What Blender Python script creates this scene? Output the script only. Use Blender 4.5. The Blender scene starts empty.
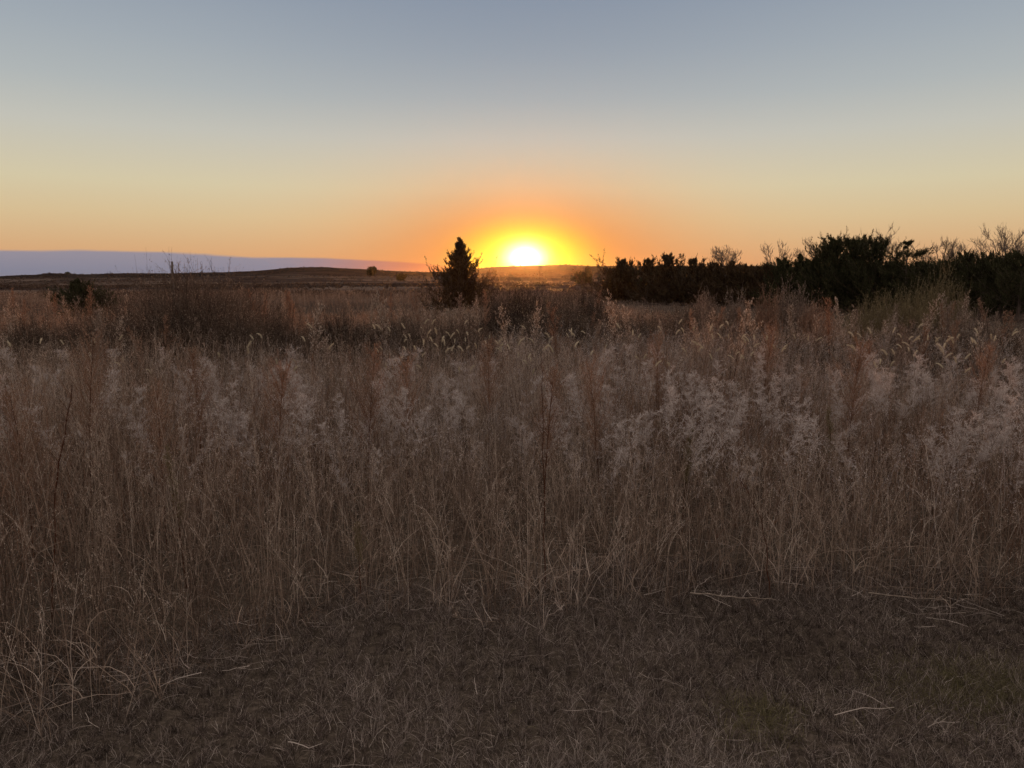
import bpy, math, random
import numpy as np

RNG = np.random.default_rng(7)
random.seed(7)
R = math.radians
PI = math.pi
SC = bpy.context.scene
COL = SC.collection

# ------------------------------------------------------------------ camera maths
FPX = 770.0
YH = 279.0                       # picture row of the true horizon
PITCH = math.atan((384 - YH) / FPX)
EYE = 1.6
SUN_AZ = math.atan(13 / FPX)
SUN_EL = R(1.55)


def at(x, y, D):
    """world point on the ray of picture point (x, y) at forward distance D"""
    cx, cy = (x - 512) / FPX, (384 - y) / FPX
    d = np.array([cx, math.cos(PITCH) + cy * math.sin(PITCH), cy * math.cos(PITCH) - math.sin(PITCH)])
    k = D / d[1]
    return np.array([0, 0, EYE]) + d * k


# ------------------------------------------------------------------ smooth noise
def vnoise(x, y, s, seed=0):
    """value noise about -1..1 at wavelength s"""
    x = np.asarray(x, float) / s
    y = np.asarray(y, float) / s
    x0 = np.floor(x).astype(np.int64)
    y0 = np.floor(y).astype(np.int64)
    fx, fy = x - x0, y - y0
    fx = fx * fx * (3 - 2 * fx)
    fy = fy * fy * (3 - 2 * fy)

    def h(a, b):
        n = (a * 374761393 + b * 668265263 + seed * 974634533) & 0x7FFFFFFF
        n = ((n ^ (n >> 13)) * 1274126177) & 0x7FFFFFFF
        n = n ^ (n >> 16)
        return (n & 0xFFFF) / 32767.5 - 1
    return (h(x0, y0) * (1 - fx) * (1 - fy) + h(x0 + 1, y0) * fx * (1 - fy)
            + h(x0, y0 + 1) * (1 - fx) * fy + h(x0 + 1, y0 + 1) * fx * fy)


# skyline of the far sandhills: picture x -> picture y
SKX = np.array([-900, -300, 0, 40, 55, 85, 120, 180, 225, 256, 270, 290, 330, 370, 410, 430, 480, 500, 540, 565, 590, 620, 700, 760, 1024, 1400, 2000])
SKY_ = np.array([272, 274, 277, 275.5, 274, 275, 274.5, 274.5, 274, 273.5, 272, 269.5, 268, 270, 272, 272.5, 269, 267.5, 266.5, 265.5, 267, 267, 267, 267, 269, 270, 272])


def ground_z(X, Y):
    X = np.asarray(X, float)
    Y = np.asarray(Y, float)
    r = np.hypot(X, Y)
    az = np.arctan2(X, Y)
    px = 512 + FPX * np.tan(np.clip(az, -1.2, 1.2))
    prof = YH - np.interp(px, SKX, SKY_)
    H = prof / FPX * 900 + EYE + 0.4
    front = np.clip(Y / (r + 1e-6) + 0.3, 0, 1)
    z = 0.022 * vnoise(X, Y, 0.42, 9) + 0.03 * vnoise(X, Y, 1.3, 1) + 0.05 * vnoise(X, Y, 4.5, 2)
    m = np.clip((r - 45) / 250, 0, 1)
    z = z + m * (0.75 * vnoise(X, Y, 130, 3) + 0.45 * vnoise(X, Y, 55, 4) - 0.5)
    ridge = np.exp(-((r - 900) / 260.0) ** 2)
    z = z + ridge * H * (0.55 + 0.45 * front)
    z = z + np.exp(-((r - 520) / 130.0) ** 2) * (1.0 + 1.6 * vnoise(az * 40, r * 0, 7, 8)) * 0.8
    lump = np.clip((r - 330) / 350, 0, 1) * np.clip((1500 - r) / 300, 0, 1)
    z = z + lump * (1.1 * vnoise(X, Y, 85, 5) + 0.6 * vnoise(X, Y, 34, 6))
    return z


# ------------------------------------------------------------------ materials
def lin(c):
    c = np.asarray(c, float) / 255
    return np.where(c <= 0.04045, c / 12.92, ((c + 0.055) / 1.055) ** 2.4)


def new_mat(name):
    m = bpy.data.materials.new(name)
    m.use_nodes = True
    m.node_tree.nodes.clear()
    return m, m.node_tree.nodes, m.node_tree.links


def ramp(nodes, stops, interp='LINEAR'):
    r = nodes.new('ShaderNodeValToRGB')
    cr = r.color_ramp
    cr.interpolation = interp
    while len(cr.elements) < len(stops):
        cr.elements.new(0.5)
    for e, (p, c) in zip(cr.elements, stops):
        e.position = p
        e.color = (*[float(v) for v in c], 1)
    return r


def plant_mat(name, stops, trans=0.3, rough=0.8):
    """fibrous plant: colour of each blade from its own 'tint' value; partly lets light through"""
    m, n, l = new_mat(name)
    a = n.new('ShaderNodeAttribute')
    a.attribute_name = 'tint'
    oi = n.new('ShaderNodeObjectInfo')
    k = n.new('ShaderNodeMath'); k.operation = 'MULTIPLY_ADD'
    k.inputs[1].default_value = 0.16; k.inputs[2].default_value = -0.08
    l.new(oi.outputs['Random'], k.inputs[0])
    s = n.new('ShaderNodeMath'); s.operation = 'ADD'
    l.new(a.outputs['Fac'], s.inputs[0]); l.new(k.outputs[0], s.inputs[1])
    rp = ramp(n, stops)
    l.new(s.outputs[0], rp.inputs[0])
    d = n.new('ShaderNodeBsdfDiffuse'); d.inputs['Roughness'].default_value = rough
    l.new(rp.outputs[0], d.inputs['Color'])
    t = n.new('ShaderNodeBsdfTranslucent')
    l.new(rp.outputs[0], t.inputs['Color'])
    mx = n.new('ShaderNodeMixShader'); mx.inputs[0].default_value = trans
    l.new(d.outputs[0], mx.inputs[1]); l.new(t.outputs[0], mx.inputs[2])
    o = n.new('ShaderNodeOutputMaterial')
    l.new(mx.outputs[0], o.inputs['Surface'])
    return m


def bark_mat(name, c1, c2, scale=6):
    m, n, l = new_mat(name)
    tc = n.new('ShaderNodeTexCoord')
    mp = n.new('ShaderNodeMapping'); mp.inputs['Scale'].default_value = (scale * 4, scale * 4, scale * 0.6)
    l.new(tc.outputs['Object'], mp.inputs[0])
    no = n.new('ShaderNodeTexNoise'); no.inputs['Scale'].default_value = 1.0; no.inputs['Detail'].default_value = 5
    l.new(mp.outputs[0], no.inputs['Vector'])
    rp = ramp(n, [(0.3, c1), (0.7, c2)])
    l.new(no.outputs['Fac'], rp.inputs[0])
    b = n.new('ShaderNodeBsdfPrincipled'); b.inputs['Roughness'].default_value = 0.9
    b.inputs['Specular IOR Level'].default_value = 0.1
    l.new(rp.outputs[0], b.inputs['Base Color'])
    bp = n.new('ShaderNodeBump'); bp.inputs['Strength'].default_value = 0.5; bp.inputs['Distance'].default_value = 0.01
    l.new(no.outputs['Fac'], bp.inputs['Height']); l.new(bp.outputs[0], b.inputs['Normal'])
    o = n.new('ShaderNodeOutputMaterial'); l.new(b.outputs[0], o.inputs['Surface'])
    return m


M = {}
M['tan'] = plant_mat('dry_tan_grass', [(0.0, (0.10, 0.066, 0.048)), (0.35, (0.27, 0.185, 0.135)), (0.7, (0.50, 0.38, 0.29)), (1.0, (0.72, 0.60, 0.50))], 0.3)
M['rust'] = plant_mat('rust_bluestem', [(0.0, (0.13, 0.066, 0.042)), (0.5, (0.28, 0.155, 0.100)), (1.0, (0.45, 0.295, 0.205))], 0.35)
M['plume'] = plant_mat('grey_fluff', [(0.0, (0.27, 0.21, 0.18)), (0.5, (0.49, 0.41, 0.365)), (1.0, (0.70, 0.62, 0.57))], 0.3)
M['cream'] = plant_mat('cream_seed_head', [(0.0, (0.36, 0.28, 0.18)), (0.6, (0.58, 0.49, 0.35)), (1.0, (0.70, 0.63, 0.48))], 0.35)
M['olive'] = plant_mat('olive_weed', [(0.0, (0.10, 0.072, 0.036)), (0.5, (0.21, 0.158, 0.088)), (1.0, (0.33, 0.26, 0.16))], 0.3)
M['twig'] = plant_mat('brown_twigs', [(0.0, (0.11, 0.074, 0.058)), (0.5, (0.25, 0.175, 0.135)), (1.0, (0.46, 0.35, 0.27))], 0.15)
M['scrub'] = plant_mat('shrub_twigs', [(0.0, (0.045, 0.030, 0.024)), (0.4, (0.10, 0.070, 0.053)), (0.75, (0.26, 0.19, 0.14)), (1.0, (0.46, 0.36, 0.27))], 0.15)
M['stalk'] = plant_mat('dark_red_stalk', [(0.0, (0.055, 0.022, 0.014)), (1.0, (0.14, 0.06, 0.036))], 0.05)
M['turf'] = plant_mat('dead_turf', [(0.0, (0.034, 0.024, 0.019)), (0.4, (0.125, 0.093, 0.076)), (0.72, (0.29, 0.226, 0.19)), (1.0, (0.58, 0.49, 0.42))], 0.2)
M['greenturf'] = plant_mat('green_turf', [(0.0, (0.095, 0.078, 0.040)), (1.0, (0.22, 0.185, 0.10))], 0.25)
M['cedar'] = plant_mat('cedar_foliage', [(0.0, (0.028, 0.025, 0.013)), (0.55, (0.055, 0.056, 0.027)), (1.0, (0.11, 0.095, 0.048))], 0.12)
M['redcedar'] = plant_mat('bronzed_cedar_foliage', [(0.0, (0.045, 0.027, 0.016)), (0.55, (0.085, 0.055, 0.030)), (1.0, (0.14, 0.092, 0.052))], 0.15)
M['bark'] = bark_mat('cedar_bark', (0.06, 0.04, 0.03), (0.14, 0.10, 0.08))
M['greybark'] = bark_mat('grey_bark', (0.10, 0.075, 0.06), (0.20, 0.16, 0.135))
M['oldwood'] = bark_mat('weathered_wood', (0.09, 0.07, 0.06), (0.22, 0.18, 0.15), 4)
M['stick'] = bark_mat('dead_stick', (0.10, 0.075, 0.058), (0.24, 0.19, 0.15), 8)


def ground_mat():
    m, n, l = new_mat('prairie_ground')
    g = n.new('ShaderNodeNewGeometry')
    sp = n.new('ShaderNodeSeparateXYZ'); l.new(g.outputs['Position'], sp.inputs[0])
    ln = n.new('ShaderNodeVectorMath'); ln.operation = 'LENGTH'; l.new(g.outputs['Position'], ln.inputs[0])

    def noise(scale, detail=4, rough=0.6, dist=0.0):
        t = n.new('ShaderNodeTexNoise'); t.inputs['Scale'].default_value = scale
        t.inputs['Detail'].default_value = detail; t.inputs['Roughness'].default_value = rough
        t.inputs['Distortion'].default_value = dist
        l.new(g.outputs['Position'], t.inputs['Vector'])
        return t
    fine = noise(40, 6, 0.7)
    near = ramp(n, [(0.3, (0.032, 0.024, 0.018)), (0.55, (0.080, 0.061, 0.046)), (0.75, (0.15, 0.116, 0.090))])
    l.new(fine.outputs['Fac'], near.inputs[0])
    big = noise(0.012, 5, 0.62, 0.6)
    far1 = ramp(n, [(0.36, (0.032, 0.022, 0.020)), (0.48, (0.055, 0.038, 0.032)), (0.56, (0.15, 0.108, 0.085)), (0.66, (0.058, 0.040, 0.034))])
    l.new(big.outputs['Fac'], far1.inputs[0])
    med = noise(0.35, 5, 0.7)
    far2 = ramp(n, [(0.3, (0.55, 0.52, 0.50)), (0.7, (1.3, 1.3, 1.3))])
    l.new(med.outputs['Fac'], far2.inputs[0])
    mul = n.new('ShaderNodeMix'); mul.data_type = 'RGBA'; mul.blend_type = 'MULTIPLY'; mul.inputs[0].default_value = 1
    l.new(far1.outputs[0], mul.inputs[6]); l.new(far2.outputs[0], mul.inputs[7])
    # the sandhills beyond carry darker scrub
    hr = n.new('ShaderNodeMapRange'); hr.inputs[1].default_value = 420; hr.inputs[2].default_value = 700
    l.new(ln.outputs['Value'], hr.inputs[0])
    hn = noise(0.045, 6, 0.75)
    hills = ramp(n, [(0.40, (0.014, 0.011, 0.010)), (0.55, (0.028, 0.020, 0.018)), (0.70, (0.060, 0.043, 0.036))])
    l.new(hn.outputs['Fac'], hills.inputs[0])
    mh = n.new('ShaderNodeMix'); mh.data_type = 'RGBA'
    l.new(hr.outputs[0], mh.inputs[0]); l.new(mul.outputs[2], mh.inputs[6]); l.new(hills.outputs[0], mh.inputs[7])
    fr = n.new('ShaderNodeMapRange'); fr.inputs[1].default_value = 25; fr.inputs[2].default_value = 70
    l.new(ln.outputs['Value'], fr.inputs[0])
    mm = n.new('ShaderNodeMix'); mm.data_type = 'RGBA'
    l.new(fr.outputs[0], mm.inputs[0]); l.new(near.outputs[0], mm.inputs[6]); l.new(mh.outputs[2], mm.inputs[7])
    b = n.new('ShaderNodeBsdfDiffuse'); b.inputs['Roughness'].default_value = 1
    l.new(mm.outputs[2], b.inputs['Color'])
    bp = n.new('ShaderNodeBump'); bp.inputs['Strength'].default_value = 0.8; bp.inputs['Distance'].default_value = 0.25
    hgt = noise(0.9, 6, 0.75)
    l.new(hgt.outputs['Fac'], bp.inputs['Height']); l.new(bp.outputs[0], b.inputs['Normal'])
    o = n.new('ShaderNodeOutputMaterial'); l.new(b.outputs[0], o.inputs['Surface'])
    return m


M['ground'] = ground_mat()


# ------------------------------------------------------------------ mesh gathering
def rand_unit(n, rng):
    v = rng.normal(size=(n, 3))
    return v / (np.linalg.norm(v, axis=1, keepdims=True) + 1e-9)


def norm(v):
    return v / (np.linalg.norm(v, axis=-1, keepdims=True) + 1e-9)


class Geo:
    def __init__(self, seed=0):
        self.v, self.q, self.t, self.n = [], [], [], 0
        self.rng = np.random.default_rng(seed)

    def add(self, verts, quads, tint):
        self.v.append(verts.reshape(-1, 3)); self.q.append(quads.reshape(-1, 4) + self.n)
        self.t.append(tint.ravel()); self.n += len(self.v[-1])

    def curve(self, base, az, lean, bend, length, nseg, p=1.4, wig=0.0):
        """centre lines growing from base: lean from vertical at the foot, bend added towards the tip"""
        N = len(base)
        b = lambda a: np.broadcast_to(np.asarray(a, float), (N,))
        az, lean, bend, length = b(az), b(lean), b(bend), b(length)
        t = (np.arange(nseg) + 0.5) / nseg
        phi = lean[:, None] + bend[:, None] * t[None] ** p
        a2 = az[:, None] + (self.rng.normal(size=(N, nseg)) * wig if wig else 0)
        if wig:
            phi = phi + self.rng.normal(size=(N, nseg)) * wig * 0.5
        d = np.stack([np.sin(phi) * np.cos(a2), np.sin(phi) * np.sin(a2), np.cos(phi)], -1) * (length / nseg)[:, None, None]
        pts = np.concatenate([base[:, None, :], base[:, None, :] + np.cumsum(d, 1)], 1)
        return pts

    def ribbon(self, pts, width, tint, tip=0.15, belly=False):
        N, K, _ = pts.shape
        width = np.broadcast_to(np.asarray(width, float), (N,))
        tint = np.broadcast_to(np.asarray(tint, float), (N,))
        T = norm(np.gradient(pts, axis=1))
        s = norm(np.cross(T, rand_unit(N, self.rng)[:, None, :]))
        t = np.linspace(0, 1, K)
        w = (1 - (1 - tip) * t) if not belly else (0.35 + 0.65 * np.sin(np.clip(t * 1.15 + 0.12, 0, 1) * PI))
        off = s * (width[:, None] * w[None] * 0.5)[..., None]
        V = np.stack([pts - off, pts + off], 2)            # N,K,2,3
        i = (np.arange(N) * K * 2)[:, None] + (np.arange(K - 1) * 2)[None]
        Q = np.stack([i, i + 1, i + 3, i + 2], -1)
        self.add(V, Q, np.repeat(tint, K * 2))
        return pts

    def tube(self, pts, r0, r1, tint, sides=3, power=1.0):
        N, K, _ = pts.shape
        r0 = np.broadcast_to(np.asarray(r0, float), (N,)); r1 = np.broadcast_to(np.asarray(r1, float), (N,))
        tint = np.broadcast_to(np.asarray(tint, float), (N,))
        T = norm(np.gradient(pts, axis=1))
        s = norm(np.cross(T, rand_unit(N, self.rng)[:, None, :]))
        u = np.cross(T, s)
        t = np.linspace(0, 1, K) ** power
        r = r0[:, None] * (1 - t) + r1[:, None] * t
        a = np.arange(sides) * 2 * PI / sides
        V = pts[:, :, None, :] + r[:, :, None, None] * (np.cos(a)[None, None, :, None] * s[:, :, None, :] + np.sin(a)[None, None, :, None] * u[:, :, None, :])
        base = (np.arange(N) * K * sides)[:, None, None] + (np.arange(K - 1) * sides)[None, :, None]
        j = np.arange(sides)[None, None, :]
        j2 = (j + 1) % sides
        Q = np.stack([base + j, base + j2, base + sides + j2, base + sides + j], -1)
        self.add(V, Q, np.repeat(tint, K * sides))
        return pts

    def flecks(self, c, length, width, tint, axis=None, spread=1.0):
        """small leaf- or seed-sized faces at c"""
        N = len(c)
        length = np.broadcast_to(np.asarray(length, float), (N,)); width = np.broadcast_to(np.asarray(width, float), (N,))
        tint = np.broadcast_to(np.asarray(tint, float), (N,))
        u = rand_unit(N, self.rng)
        if axis is not None:
            u = norm(axis + u * spread)
        v = norm(np.cross(u, rand_unit(N, self.rng)))
        U = u * length[:, None] * 0.5; W = v * width[:, None] * 0.5
        V = np.stack([c - U, c - U * 0.1 + W, c + U, c - U * 0.1 - W], 1)
        Q = np.arange(N * 4).reshape(N, 4)
        self.add(V, Q, np.repeat(tint, 4))

    def build(self, name, mat, parent=None, loc=(0, 0, 0)):
        me = bpy.data.meshes.new(name)
        V = np.concatenate(self.v).astype(np.float32); Q = np.concatenate(self.q).astype(np.int32)
        T = np.concatenate(self.t).astype(np.float32)
        me.vertices.add(len(V)); me.vertices.foreach_set('co', V.ravel())
        me.loops.add(len(Q) * 4); me.loops.foreach_set('vertex_index', Q.ravel())
        me.polygons.add(len(Q)); me.polygons.foreach_set('loop_start', np.arange(0, len(Q) * 4, 4, dtype=np.int32))
        me.update(calc_edges=True)
        at_ = me.attributes.new('tint', 'FLOAT', 'POINT'); at_.data.foreach_set('value', T)
        me.materials.append(mat)
        o = bpy.data.objects.new(name, me); o.location = loc
        COL.objects.link(o)
        if parent is not None:
            o.parent = parent
        return o


def tag(o, label=None, cat=None, group=None, kind=None):
    if label: o['label'] = label
    if cat: o['category'] = cat
    if group: o['group'] = group
    if kind: o['kind'] = kind
    return o


def empty(name, loc, rz=0.0, scale=1.0):
    o = bpy.data.objects.new(name, None)
    o.empty_display_size = 0.1
    o.location = [float(v) for v in loc]; o.rotation_euler = (0, 0, rz); o.scale = (scale,) * 3
    COL.objects.link(o)
    return o


def copy_tree(src, loc, rz=0.0, scale=1.0, tilt=(0, 0)):
    r = src.copy(); COL.objects.link(r)
    r.location = [float(v) for v in loc]; r.rotation_euler = (tilt[0], tilt[1], rz)
    r.scale = (scale,) * 3
    for ch in list(src.children):
        c = ch.copy(); COL.objects.link(c); c.parent = r
        for g in list(ch.children):
            d = g.copy(); COL.objects.link(d); d.parent = c
    return r


# ------------------------------------------------------------------ terrain
def make_ground():
    r = np.concatenate([np.linspace(0, 8, 110), np.geomspace(8.15, 6000, 240)])
    th = np.concatenate([np.linspace(-PI, -0.75, 60)[:-1], np.linspace(-0.75, 0.75, 420), np.linspace(0.75, PI, 60)[1:]])
    Rr, Th = np.meshgrid(r, th, indexing='ij')
    X, Y = Rr * np.sin(Th), Rr * np.cos(Th)
    Z = ground_z(X, Y)
    V = np.stack([X, Y, Z], -1)
    a, b = len(r), len(th)
    i = (np.arange(a - 1) * b)[:, None] + np.arange(b - 1)[None]
    Q = np.stack([i, i + b, i + b + 1, i + 1], -1)
    g = Geo(); g.add(V, Q, np.zeros(a * b))
    o = g.build('ground', M['ground'])
    me = o.data
    me.polygons.foreach_set('use_smooth', np.ones(len(me.polygons), bool))
    tag(o, kind='structure')
    return o


make_ground()

# ------------------------------------------------------------------ grass, which nobody could count
EX = np.array([-0.9, -0.665, -0.5, -0.34, -0.145, 0, 0.18, 0.375, 0.665, 0.9])
EY = np.array([2.55, 2.7, 2.95, 3.25, 3.5, 3.6, 3.82, 3.75, 3.8, 3.8])


def edge_y(X, Y):
    return np.interp(X / np.maximum(Y, 0.1), EX, EY) + 0.22 * vnoise(X, Y, 0.7, 21) + 0.12 * vnoise(X, Y, 0.25, 22)


def scatter(n, r1, r2, half=0.80, rng=RNG):
    r = np.sqrt(rng.uniform(r1 * r1, r2 * r2, n)); a = rng.uniform(-half, half, n)
    return r * np.sin(a), r * np.cos(a)


def field(n, r1, r2, rng, half=0.8):
    X, Y = scatter(n, r1, r2, half, rng)
    k = Y > edge_y(X, Y)
    X, Y = X[k], Y[k]
    return X, Y, Y - edge_y(X, Y)


def clump(X, Y, rng, s=0.05, cell=0.22):
    """draw plants together into tussocks"""
    cx = (np.floor(X / cell) + 0.5) * cell + cell * 0.45 * vnoise(X * 0 + np.floor(X / cell) * 7.3, np.floor(Y / cell) * 5.1, 1.7, 31)
    cy = (np.floor(Y / cell) + 0.5) * cell + cell * 0.45 * vnoise(np.floor(X / cell) * 3.7, np.floor(Y / cell) * 9.1, 1.7, 32)
    w = rng.uniform(0, 1, len(X)) ** 0.7
    return cx + (X - cx) * w, cy + (Y - cy) * w


def H_field(X, Y):
    return 0.80 + 0.20 * vnoise(X, Y, 2.4, 41) + 0.10 * vnoise(X, Y, 0.8, 42)


def near_grass(name, mat, n, seed, thr, sgn, hmul, panicle, tint_lo, tint_hi, r2=9.5):
    g = Geo(seed); rng = g.rng
    X, Y, e = field(n, 2.6, r2, rng)
    sel = sgn * (vnoise(X, Y, 1.9, 51) + 0.5 * vnoise(X, Y, 0.6, 52)) > thr + rng.normal(size=len(X)) * 0.25
    X, Y, e = X[sel], Y[sel], e[sel]
    X, Y = clump(X, Y, rng)
    N = len(X)
    base = np.stack([X, Y, ground_z(X, Y) - 0.01], 1)
    grow = np.clip(0.72 + e / 0.9, 0.5, 1)
    L = H_field(X, Y) * grow * hmul * rng.uniform(0.55, 1.2, N)
    az = rng.uniform(-PI, PI, N)
    # stems at the rim sag towards the mown strip
    rim = (e < 0.35) & (rng.uniform(size=N) < 0.35)
    az = np.where(rim, -PI / 2 + rng.normal(size=N) * 0.7, az)
    lean = np.abs(rng.normal(size=N)) * 0.15 + np.where(rim, rng.uniform(0.05, 0.5, N), 0)
    lean = np.where(rng.uniform(size=N) < 0.07, rng.uniform(0.4, 1.3, N), lean)
    bend = np.abs(rng.normal(size=N)) * 0.25
    tint = np.clip(rng.normal((tint_lo + tint_hi) / 2, (tint_hi - tint_lo) / 2.2, N) + 0.22 * vnoise(X, Y, 0.5, 61) + 0.12 * vnoise(X, Y, 1.7, 63), 0, 1)
    st = g.curve(base, az, lean, bend, L, 6, wig=0.15)
    g.tube(st, rng.uniform(0.0010, 0.0017, N), 0.0006, tint, 3)
    # leaf blades arching off the stem
    for _ in range(2):
        k = rng.uniform(size=N) < 0.85
        idx = np.nonzero(k)[0]
        f = rng.integers(0, 4, len(idx))
        b = st[idx, f]
        bl = g.curve(b, rng.uniform(-PI, PI, len(idx)), rng.uniform(0.15, 0.6, len(idx)), rng.uniform(0.4, 2.3, len(idx)), L[idx] * rng.uniform(0.2, 0.5, len(idx)), 4, wig=0.15)
        g.ribbon(bl, rng.uniform(0.0022, 0.0045, len(idx)), np.clip(tint[idx] + rng.normal(size=len(idx)) * 0.12, 0, 1), 0.1)
    # airy seed panicles
    idx = np.nonzero(rng.uniform(size=N) < panicle)[0]
    nb = 7
    for j in range(nb):
        f = rng.uniform(0.72, 1.0, len(idx)) * 6
        i0 = np.minimum(f.astype(int), 5); fr = (f - i0)[:, None]
        b = st[idx, i0] * (1 - fr) + st[idx, i0 + 1] * fr
        br = g.curve(b, rng.uniform(-PI, PI, len(idx)), rng.uniform(0.15, 0.7, len(idx)), rng.uniform(0.0, 0.9, len(idx)), rng.uniform(0.03, 0.10, len(idx)), 2)
        g.ribbon(br, 0.0012, tint[idx], 0.5)
        for q in range(3):
            w = rng.uniform(0.2, 1, (len(idx), 1))
            c = br[:, 0] * (1 - w) + br[:, 2] * w + rng.normal(size=(len(idx), 3)) * 0.004
            g.flecks(c, rng.uniform(0.004, 0.010, len(idx)), 0.0030, np.clip(tint[idx] + 0.33, 0, 1), br[:, 2] - br[:, 0], 0.02)
    return tag(g.build(name, mat), kind='stuff')


near_grass('tan_grass', M['tan'], 19000, 101, -0.35, 1, 1.0, 0.65, 0.15, 0.75)
near_grass('rust_grass', M['rust'], 9000, 102, -0.05, -1, 1.05, 0.6, 0.2, 0.8)


def mid_grass(name, mat, n, r1, r2, seed, thr, sgn, hmul, wmul, nseg, seeds, lo, hi):
    g = Geo(seed); rng = g.rng
    X, Y, e = field(n, r1, r2, rng, 0.78)
    v = sgn * (vnoise(X, Y, 4.5, 71) + 0.5 * vnoise(X, Y, 1.4, 72))
    sel = v > thr + rng.normal(size=len(X)) * 0.3
    X, Y = X[sel], Y[sel]
    X, Y = clump(X, Y, rng, cell=0.35)
    N = len(X)
    base = np.stack([X, Y, ground_z(X, Y) - 0.01], 1)
    r = np.hypot(X, Y)
    az_ = X / np.maximum(Y, 1)
    # the ground cover is shorter in front of the shelter belt
    low = np.clip((r - 13) / 12, 0, 1) * np.clip((az_ - 0.05) / 0.3, 0, 1)
    L = H_field(X, Y) * (1 - 0.66 * low) * (1 - 0.25 * np.clip((r - 22) / 30, 0, 1)) * hmul * rng.uniform(0.5, 1.2, N) * (1 + 0.15 * vnoise(X, Y, 7, 73))
    az = rng.uniform(-PI, PI, N)
    tint = np.clip(rng.normal((lo + hi) / 2, (hi - lo) / 3, N) + 0.2 * vnoise(X, Y, 3, 62), 0, 1)
    w = (0.0016 + 0.00022 * r) * wmul
    st = g.curve(base, az, np.abs(rng.normal(size=N)) * 0.12, np.abs(rng.normal(size=N)) * 0.35, L, nseg, wig=0.08)
    g.ribbon(st, w, tint, 0.3)
    k = nseg
    bl = g.curve(st[:, k // 2], rng.uniform(-PI, PI, N), rng.uniform(0.15, 0.7, N), rng.uniform(0.3, 2.0, N), L * rng.uniform(0.25, 0.5, N), 2)
    g.ribbon(bl, w * 1.1, np.clip(tint + rng.normal(size=N) * 0.1, 0, 1), 0.1)
    for _ in range(seeds):
        f = rng.uniform(0.55, 1.0, N)[:, None]
        c = st[:, -2] * (1 - f) + st[:, -1] * f + rng.normal(size=(N, 3)) * np.array([0.035, 0.035, 0.03])
        g.flecks(c, w * rng.uniform(2.5, 7, N), w * 1.2, np.clip(tint + rng.normal(size=N) * 0.2 + 0.1, 0, 1), np.array([[0, 0, 0.8]]), 1.0)
    return tag(g.build(name, mat), kind='stuff')


mid_grass('tan_grass', M['tan'], 34000, 9.0, 24, 111, -0.3, 1, 0.84, 1.0, 4, 9, 0.15, 0.7)
mid_grass('rust_grass', M['rust'], 17000, 9.0, 26, 112, -0.1, -1, 0.84, 1.0, 4, 9, 0.15, 0.7)
mid_grass('tan_grass', M['tan'], 52000, 23, 95, 113, -0.45, 1, 0.85, 1.0, 3, 2, 0.0, 0.42)
mid_grass('brown_grass', M['twig'], 26000, 22, 90, 114, -0.1, -1, 0.9, 1.2, 3, 2, 0.2, 0.9)


def turf():
    g = Geo(201); rng = g.rng
    n = 240000
    X, Y = scatter(n, 1.7, 4.9, 0.85, rng)
    d = Y - edge_y(X, Y)
    k = d < 0.5
    X, Y = X[k], Y[k]
    X, Y = clump(X, Y, rng, cell=0.09)
    N = len(X)
    pat = vnoise(X, Y, 0.55, 81) + 0.6 * vnoise(X, Y, 0.2, 82)
    base = np.stack([X, Y, ground_z(X, Y) - 0.004], 1)
    L = (0.064 + 0.014 * pat) * rng.uniform(0.5, 1.6, N)
    L = np.clip(L, 0.018, 0.12)
    bl = g.curve(base, rng.uniform(-PI, PI, N), rng.uniform(0.0, 0.95, N), rng.uniform(0.1, 1.0, N), L, 4, p=1.0, wig=0.35)
    tint = np.clip(rng.normal(0.44, 0.30, N) + 0.14 * pat + 0.14 * vnoise(X, Y, 1.1, 87), 0, 1)
    grn = (vnoise(X, Y, 0.9, 83) + 0.4 * vnoise(X, Y, 0.3, 84) + rng.normal(size=N) * 0.2) > 1.0
    g.ribbon(bl[~grn], rng.uniform(0.0012, 0.0028, (~grn).sum()), tint[~grn], 0.2)
    tag(g.build('dead_turf_grass', M['turf']), kind='stuff')
    h = Geo(202)
    h.ribbon(bl[grn], rng.uniform(0.002, 0.0035, grn.sum()), rng.uniform(0, 1, grn.sum()), 0.2)
    # a low green patch by the right edge of the strip
    c = at(1000, 684, 2.9)
    m = 5200
    px = c[0] + rng.normal(size=m) * 0.24; py = c[1] + rng.normal(size=m) * 0.13
    b2 = h.curve(np.stack([px, py, ground_z(px, py)], 1), rng.uniform(-PI, PI, m), rng.uniform(0, 0.9, m), rng.uniform(0.2, 1.6, m), rng.uniform(0.03, 0.08, m), 3)
    h.ribbon(b2, rng.uniform(0.002, 0.0035, m), rng.uniform(0, 1, m), 0.15)
    tag(h.build('green_turf_grass', M['greenturf']), kind='stuff')
    # loose straw lying on the strip and under the stems
    s = Geo(203); rng = s.rng
    m = 5200
    X, Y = scatter(m, 1.8, 6.0, 0.82, rng)
    keep = rng.uniform(size=m) < np.where(Y > edge_y(X, Y) - 0.15, 1.0, 0.05)
    X, Y = X[keep], Y[keep]; m = len(X)
    zz = ground_z(X, Y) + rng.uniform(0.015, 0.07, m)
    b3 = s.curve(np.stack([X, Y, zz], 1), rng.uniform(-PI, PI, m), rng.uniform(1.2, 1.65, m), rng.normal(size=m) * 0.2, rng.uniform(0.05, 0.24, m), 4, wig=0.2)
    s.ribbon(b3, rng.uniform(0.0015, 0.003, m), rng.uniform(0.3, 1, m), 0.5)
    tag(s.build('loose_straw', M['turf']), kind='stuff')


turf()


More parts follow.
